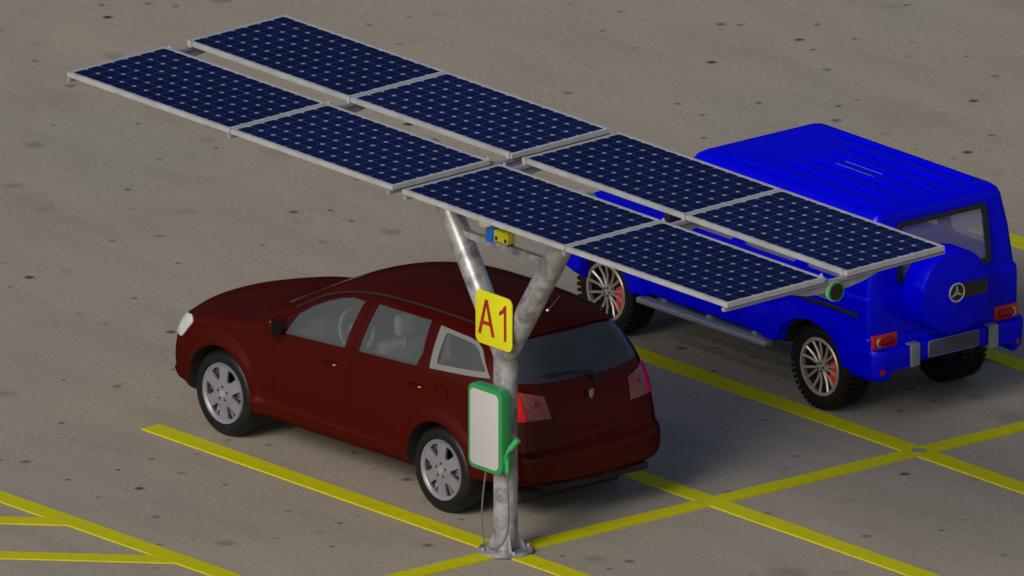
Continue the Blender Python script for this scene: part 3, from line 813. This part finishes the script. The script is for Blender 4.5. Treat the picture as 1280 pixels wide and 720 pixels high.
# ------------------------------------------------------------------ blue off-road car (x with 0 at its rear axle, + backwards)
off = empty('off_road_car', (-1.502, 5.462, 0))
tag(off, 'bright blue boxy off-road car with spare wheel on its back door', 'car')
def ring_stack(rings, n=6, rf=None):
    bm = bmesh.new(); prev = None; first = None
    for z, x0, x1, hy, r in rings:
        vs = [bm.verts.new((x, y, z)) for x, y in (rrect(x0, x1, -hy, hy, r, n) if rf is None else rrect(x0+rf*0, x1, -hy, hy, r, n)[:n+1]+[(x0+rf-rf*math.sin(math.radians(90*k/n)), hy-rf+rf*math.cos(math.radians(90*k/n))) for k in range(n+1)]+[(x0+rf-rf*math.cos(math.radians(90*k/n)), -hy+rf-rf*math.sin(math.radians(90*k/n))) for k in range(n+1)]+rrect(x0, x1, -hy, hy, r, n)[-(n+1):])]
        if prev:
            m = len(vs)
            for i in range(m): bm.faces.new((prev[i], prev[(i+1) % m], vs[(i+1) % m], vs[i]))
        else: first = vs
        prev = vs
    bm.faces.new(first); bm.faces.new(prev)
    bmesh.ops.recalc_face_normals(bm, faces=bm.faces[:])
    return bm
XB = .745      # rear face
def stack_mesh(rings, m, n=6, rf=None):
    bm = ring_stack(rings, n, rf); me = bpy.data.meshes.new('r'); bm.to_mesh(me); bm.free(); me.materials.append(m); return me
lower = stack_mesh([(.50, -3.20, XB-.02, .79, .10), (.53, -3.22, XB-.005, .825, .11), (.775, -3.23, XB, .838, .08), (.790, -3.225, XB-.008, .832, .08), (1.05, -3.21, XB-.006, .836, .08), (1.135, -3.19, XB-.010, .832, .08), (1.150, -3.16, XB-.018, .824, .08), (1.165, -3.10, XB-.03, .80, .12)], M['blue'], 6, .30)
upper = stack_mesh([(1.10, -2.20, XB-.02, .822, .10), (1.16, -2.18, XB-.022, .820, .10), (1.50, -1.97, XB-.045, .765, .08), (1.78, -1.80, XB-.070, .705, .08), (1.83, -1.765, XB-.085, .683, .08), (1.862, -1.71, XB-.120, .645, .08), (1.880, -1.60, XB-.20, .55, .12), (1.889, -1.40, XB-.38, .35, .12)], M['blue'], 8)
cabin_c = stack_mesh([(.80, -2.0, XB-.06, .74, .06), (1.16, -2.05, XB-.07, .775, .06), (1.50, -1.90, XB-.09, .722, .07), (1.76, -1.75, XB-.115, .665, .08), (1.84, -1.60, XB-.20, .58, .08)], M['cabin_blue'])
gb = boolean(lower, upper, 'UNION')
gb = boolean(gb, cabin_c, 'DIFFERENCE')
GF, GR = -2.83, 0
for cx in (GF, GR):
    for sd in (-1, 1):
        s = B(); s.lathe([(0, sd*.52), (.425, sd*.52), (.425, sd*1.2), (0, sd*1.2)], (0, 1, 0), (cx, 0, .39), n=56)
        gb = boolean(gb, solid(s, M['well']), 'DIFFERENCE')
gw = [round_poly(p, .06, 4) for p in (
    [(-1.70, 1.24), (-1.09, 1.24), (-1.05, 1.69), (-1.52, 1.69)],
    [(-.96, 1.24), (-.26, 1.24), (-.26, 1.69), (-.93, 1.69)],
    [(-.13, 1.24), (.44, 1.24), (.42, 1.69), (-.13, 1.69)])]
wglass = []
up0 = stack_mesh([(1.10, -2.20, XB-.02, .822, .10), (1.16, -2.18, XB-.022, .820, .10), (1.50, -1.97, XB-.045, .765, .08), (1.78, -1.80, XB-.070, .705, .08), (1.83, -1.765, XB-.085, .683, .08)], M['blue'], 8)
for poly in gw:
    for sd in (-1, 1):
        plug = boolean(up0.copy(), side_cut(poly, sd), 'INTERSECT')
        wglass.append(skin_of(plug, M['blue'], -.012, -.004, lambda f: abs(f.normal.z) < .8 and abs(f.normal.y) > .5 and abs(f.calc_center_median().y) > .6))
        gb = boolean(gb, side_cut(poly, sd), 'DIFFERENCE')
rw = round_poly([(-.50, 1.235), (.50, 1.235), (.475, 1.735), (-.475, 1.735)], .05, 4)
gb = boolean(gb, back_cut(rw, .3, 1.2), 'DIFFERENCE')
plug = boolean(up0.copy(), back_cut(rw, .3, 1.2), 'INTERSECT'); g_rear = skin_of(plug, M['blue'], -.012, -.004, lambda f: f.normal.x > .6)
fr = boolean(up0.copy(), back_cut(inset(rw, -.012), .3, 1.2), 'INTERSECT'); fr = boolean(fr, back_cut(inset(rw, .030), .2, 1.3), 'DIFFERENCE')
g_frame = skin_of(fr, M['blue'], .004, -.020, lambda f: f.normal.x > .6)
ww = round_poly([(-.64, 1.22), (.64, 1.22), (.59, 1.72), (-.59, 1.72)], .05, 3)
gb = boolean(gb, back_cut(ww, -2.6, -1.3), 'DIFFERENCE')
plug = boolean(up0.copy(), back_cut(ww, -2.6, -1.3), 'INTERSECT'); g_front = skin_of(plug, M['blue'], -.01, -.004, lambda f: f.normal.x < -.5)
gd = {}
gdoors = [[(-1.98, .52), (-1.02, .52), (-1.02, 1.20), (-.995, 1.76), (-1.55, 1.76), (-1.98, 1.22)], [(-1.00, .52), (-.48, .52), (-.34, .80), (-.20, .96), (-.195, 1.76), (-.975, 1.76), (-1.0, 1.20)]]
for i, poly in enumerate(gdoors):
    poly = round_poly(poly, .03, 3)
    for sd in (-1, 1):
        gd[i, sd] = boolean(gb.copy(), side_cut(inset(poly, .004), sd, .56), 'INTERSECT')
        gb = boolean(gb, side_cut(poly, sd, .56), 'DIFFERENCE')
bd = round_poly([(-.62, .80), (.60, .80), (.585, 1.20), (.545, 1.79), (-.55, 1.79), (-.60, 1.20)], .03, 3)
gback = boolean(gb.copy(), back_cut(inset(bd, .003), .55, 1.2), 'INTERSECT')
gb = boolean(gb, back_cut(bd, .55, 1.2), 'DIFFERENCE')
for m_ in [gb, gback]+list(gd.values()): smooth(m_, 30)
link('body', gb, None, off)
bk = link('back_door', gback, None, off)
link('rear_window', g_rear, M['glass_blue_car'], bk); link('window_seal', g_frame, M['black'], bk)
link('windscreen', g_front, M['glass_blue_car'], off)
for k, poly in enumerate(gw):
    for q, sd in enumerate((-1, 1)):
        me = wglass[2*k+q]
        if k < 2:
            d = link('door', gd[k, sd], None, off)
            link('window', me, M['glass_blue_car'], d)
            s = B(); s.box((-.07, -.012, -.012), (.07, .012, .012), .006, 2); s.box((.03, -.022, -.02), (.06, .0, .02), .006, 2)
            s.obj('handle', M['black'], d, ((-1.12, -.32)[k], sd*.855, 1.07))
        else: link('quarter_window', me, M['glass_blue_car'], off)
from mathutils.bvhtree import BVHTree
tree = BVHTree.FromPolygons([v.co[:] for v in gb.vertices], [p.vertices[:] for p in gb.polygons])
for k in range(6):                                          # ribs pressed in the roof
    y = -.575+.22*k; x0 = -1.38 if k in (0, 5) else -.90
    s = B(); path = []
    for q in range(15):
        x = x0+(.47-x0)*q/14
        hit = tree.ray_cast((x, y, 3), (0, 0, -1))[0]
        path.append((x, y, hit.z+.001+(.0 if 0 < q < 14 else -.010)))
    s.tube(path, .021, 10); s.obj('roof_rib', M['blue'], off)
for y in (-.07, .03):
    s = B(); s.box((-.62, y, 1.880), (-.12, y+.005, tree.ray_cast((-.4, y, 3), (0, 0, -1))[0].z+.003)); s.obj('roof_seam', M['gtrim'], off)
for sd in (-1, 1):                                          # flares
    for cx in (GF, GR):
        outer = [(-.66, .52), (-.60, .66), (-.42, .85), (-.28, .905), (.28, .905), (.40, .85), (.54, .66), (.62, .50)]
        innr = [(.44, .50), (.425, .56), (.35, .68), (.22, .775), (0, .815), (-.22, .775), (-.35, .68), (-.425, .56), (-.44, .52)]
        s = B()
        poly = [(cx+a, b) for a, b in outer+innr]
        s.prism(poly, 1, min(sd*.80, sd*.885), max(sd*.80, sd*.885))
        bmesh.ops.triangulate(s.bm, faces=[f for f in s.bm.faces if len(f.verts) > 8])
        for v in s.bm.verts:                               # outer rim leans in
            if abs(v.co.y) > .86 and (math.hypot(v.co.x-cx, v.co.z-.4) > .47): v.co.y = sd*.862
        s.obj('wheel_arch', M['blue'], off, ang=20)
    s = B(); s.box((.35, sd*.8365-.004, .955), (.60, sd*.8365+.006, .995), .003); s.box((-.24, sd*.8365-.004, .955), (.349, sd*.8365+.006, .995), .003); s.obj('side_strip', M['black'], off)
    s = B(); s.box((-2.27, min(sd*.80, sd*.905), .435), (-.56, max(sd*.80, sd*.905), .488), .016, 3)
    for x in (-2.0, -1.4, -.8): s.box((x-.03, min(sd*.6, sd*.82), .46), (x+.03, max(sd*.6, sd*.82), .51))
    s.obj('running_board', M['gtrim'], off)
    s = B(); s.box((-1.78, min(sd*.84, sd*1.01), 1.20), (-1.70, max(sd*.84, sd*1.01), 1.40), .025, 3); s.obj('door_mirror', M['black'], off)
# rear bumper
prof = [(-.85, .70), (.85, .70), (.85, .44), (.80, .415), (.69, .42), (.655, .505), (.44, .515), (.41, .55), (-.41, .55), (-.44, .515), (-.655, .505), (-.69, .42), (-.80, .415), (-.85, .44)]
s = B(); s.prism(prof, 0, .48, .95); pb = solid(s, M['blue'])
env = stack_mesh([(.40, .30, .80, .79, .13), (.46, .30, .835, .84, .15), (.66, .30, .850, .855, .16), (.695, .30, .835, .845, .15)], M['blue'], 8)
bumper = boolean(env, pb, 'INTERSECT'); smooth(bumper, 30); bo = link('rear_bumper', bumper, None, off)
for y in (-.43, .43):
    s = B(); s.box((.851, y-.05, .515), (.872, y+.05, .712), .006, 2); s.box((.79, y-.05, .699), (.86, y+.05, .715), .004, 2); s.obj('bumper_bracket', M['gtrim'], bo)
s = B(); s.prism(rrect(-.27, .27, .565, .695, .02, 4), 0, .852, .864, .003)
s.obj('number_plate', M['plate'], bo)
s = B(); s.prism(rrect(-.278, .278, .557, .703, .024, 4), 0, .850, .8575, .001); s.obj('plate_frame', M['gtrim'], bo)
for y in (-.755, .72):
    s = B(); s.lathe([(0, 0), (.028, 0), (.026, .012), (0, .014)], (1, 0, 0), (.825, y, .51), n=20); s.obj('reflector', M['lamp_dark'], bo)
for sd in (-1, 1):
    s = B(); s.prism([(sd*a, b) for a, b in rrect(.535, .80, .690, .815, .006, 2)], 0, .715, .752, .003)
    tl = s.obj('tail_lamp', M['lamp_orange'], off)
    s = B(); s.prism([(sd*a, b) for a, b in rrect(.57, .745, .722, .785, .028, 6)], 0, .7525, .768, .004); s.obj('lens', M['lamp_dark'], tl)
    s = B(); cy = sd*.735
    s.tube([(.760, cy+sd*(.030*math.cos(t)-.01), .752+.036*math.sin(t)) for t in [PI*(-.5+k/10) for k in range(11)]], .008, 8); s.obj('lamp_ring', M['chrome'], tl)
# spare wheel in its painted cover
SX, SY, SZ, SR = 1.042, -.125, 1.150, .372
s = B(); s.lathe([(0, -.295), (SR-.03, -.295), (SR-.008, -.27), (SR, -.23), (SR, -.035), (SR-.012, -.008), (SR-.035, 0), (0, .0)], (1, 0, 0), (SX, SY, SZ), n=80)
sp = s.obj('spare_wheel_cover', M['blue'], off)
s = B(); s.prism([(SY+.02, SZ-.062), (SY+.335, SZ-.062), (SY+.345, SZ+.0), (SY+.335, SZ+.066), (SY+.02, SZ+.066)], 0, SX+.0005, SX+.004); s.obj('cover_badge_band', M['black'], sp)
s = B(); s.lathe([(0, 0), (.075, 0), (.075, .003), (0, .003)], (1, 0, 0), (SX+.004, SY, SZ), n=32); s.obj('emblem_ground', M['black'], sp)
s = B(); s.lathe([(.072, .003), (.086, .003), (.086, .011), (.079, .015), (.072, .011)], (1, 0, 0), (SX+.001, SY, SZ), n=40)
for k in range(3):
    a = PI/2+k*2*PI/3; c, d = math.cos(a), math.sin(a)
    s.prism([(SY+.074*c, SZ+.074*d), (SY-.013*d, SZ+.013*c), (SY+.013*d, SZ-.013*c)][::1], 0, SX+.0075, SX+.013)
s.obj('emblem', M['chrome'], sp)
# front end
fb = stack_mesh([(.46, -3.42, -3.05, .80, .02), (.52, -3.46, -3.05, .86, .02), (.72, -3.46, -3.05, .86, .02), (.76, -3.43, -3.05, .84, .02)], M['blue'], 6, .30); smooth(fb, 30); link('front_bumper', fb, None, off)
s = B(); s.box((-3.242, -.50, .80), (-3.20, .50, 1.08), .01)
gl = s.obj('grille', M['black'], off)
for k in range(4):
    s = B(); s.box((-3.255, -.48, .83+.06*k), (-3.243, .48, .85+.06*k), .003); s.obj('grille_bar', M['blue'], gl)
for y in (-.60, .60):
    s = B(); s.lathe([(0, -.02), (.085, -.015), (.095, 0), (.095, .05), (0, .05)], (1, 0, 0), (-3.21, y*.93, .95), n=28); s.obj('headlight', M['lamp_white'], off)
s = B(); s.box((-3.02, -.50, 1.155), (-2.22, .50, 1.185), .015, 2); s.obj('bonnet_bulge', M['blue'], off)
s = B(); s.box((-3.0, -.36, .38), (.30, .36, .515), .04, 2); s.obj('chassis', M['well'], off)
s = B(); s.lathe([(0, -.60), (.05, -.60), (.05, .60), (0, .60)], (0, 1, 0), (0, 0, .375), n=14); s.lathe([(0, -.60), (.05, -.60), (.05, .60), (0, .60)], (0, 1, 0), (GF, 0, .375), n=14); s.obj('axle', M['well'], off)
four_wheels(offroad_wheel, off, GF, GR, .64, .372)

# ------------------------------------------------------------------ light, sky, camera
EL, AZ = math.radians(31), math.radians(-73)
wd = bpy.data.worlds.new('World'); sc.world = wd; wd.use_nodes = True
nt = wd.node_tree; bg = nt.nodes['Background']
sky = nt.nodes.new('ShaderNodeTexSky'); sky.sky_type = 'NISHITA'; sky.sun_disc = False
sky.sun_elevation = EL; sky.sun_rotation = PI/2-AZ; sky.dust_density = 3; sky.air_density = 1
nt.links.new(sky.outputs[0], bg.inputs[0]); bg.inputs[1].default_value = .055
sl = bpy.data.lights.new('sun', 'SUN'); sl.energy = 1.5; sl.angle = math.radians(26); sl.color = (1, .95, .88)
so = bpy.data.objects.new('sun', sl); col.objects.link(so)
sd_ = Vector((math.cos(EL)*math.cos(AZ), math.cos(EL)*math.sin(AZ), math.sin(EL)))
so.rotation_euler = sd_.to_track_quat('Z', 'Y').to_euler(); so.location = (0, -20, 30)

e = math.asin(.2912); t = math.radians(50.3); SC = 147.8
right = Vector((math.cos(t), math.sin(t), 0)); fwd = Vector((-math.sin(t)*math.cos(e), math.cos(t)*math.cos(e), -math.sin(e)))
up = right.cross(fwd)
cd = bpy.data.cameras.new('camera'); cd.type = 'ORTHO'; cd.ortho_scale = 1280/SC; cd.clip_end = 500; cd.clip_start = .1
co = bpy.data.objects.new('camera', cd); col.objects.link(co)
co.location = right*(8/SC)+up*(330/SC)-fwd*30
co.matrix_world = Matrix.Translation(co.location) @ Matrix((right, up, -fwd)).transposed().to_4x4()
sc.camera = co
vs = sc.view_settings; vs.view_transform = 'Standard'; vs.look = 'None'; vs.gamma = 1; vs.exposure = .48
print('built')
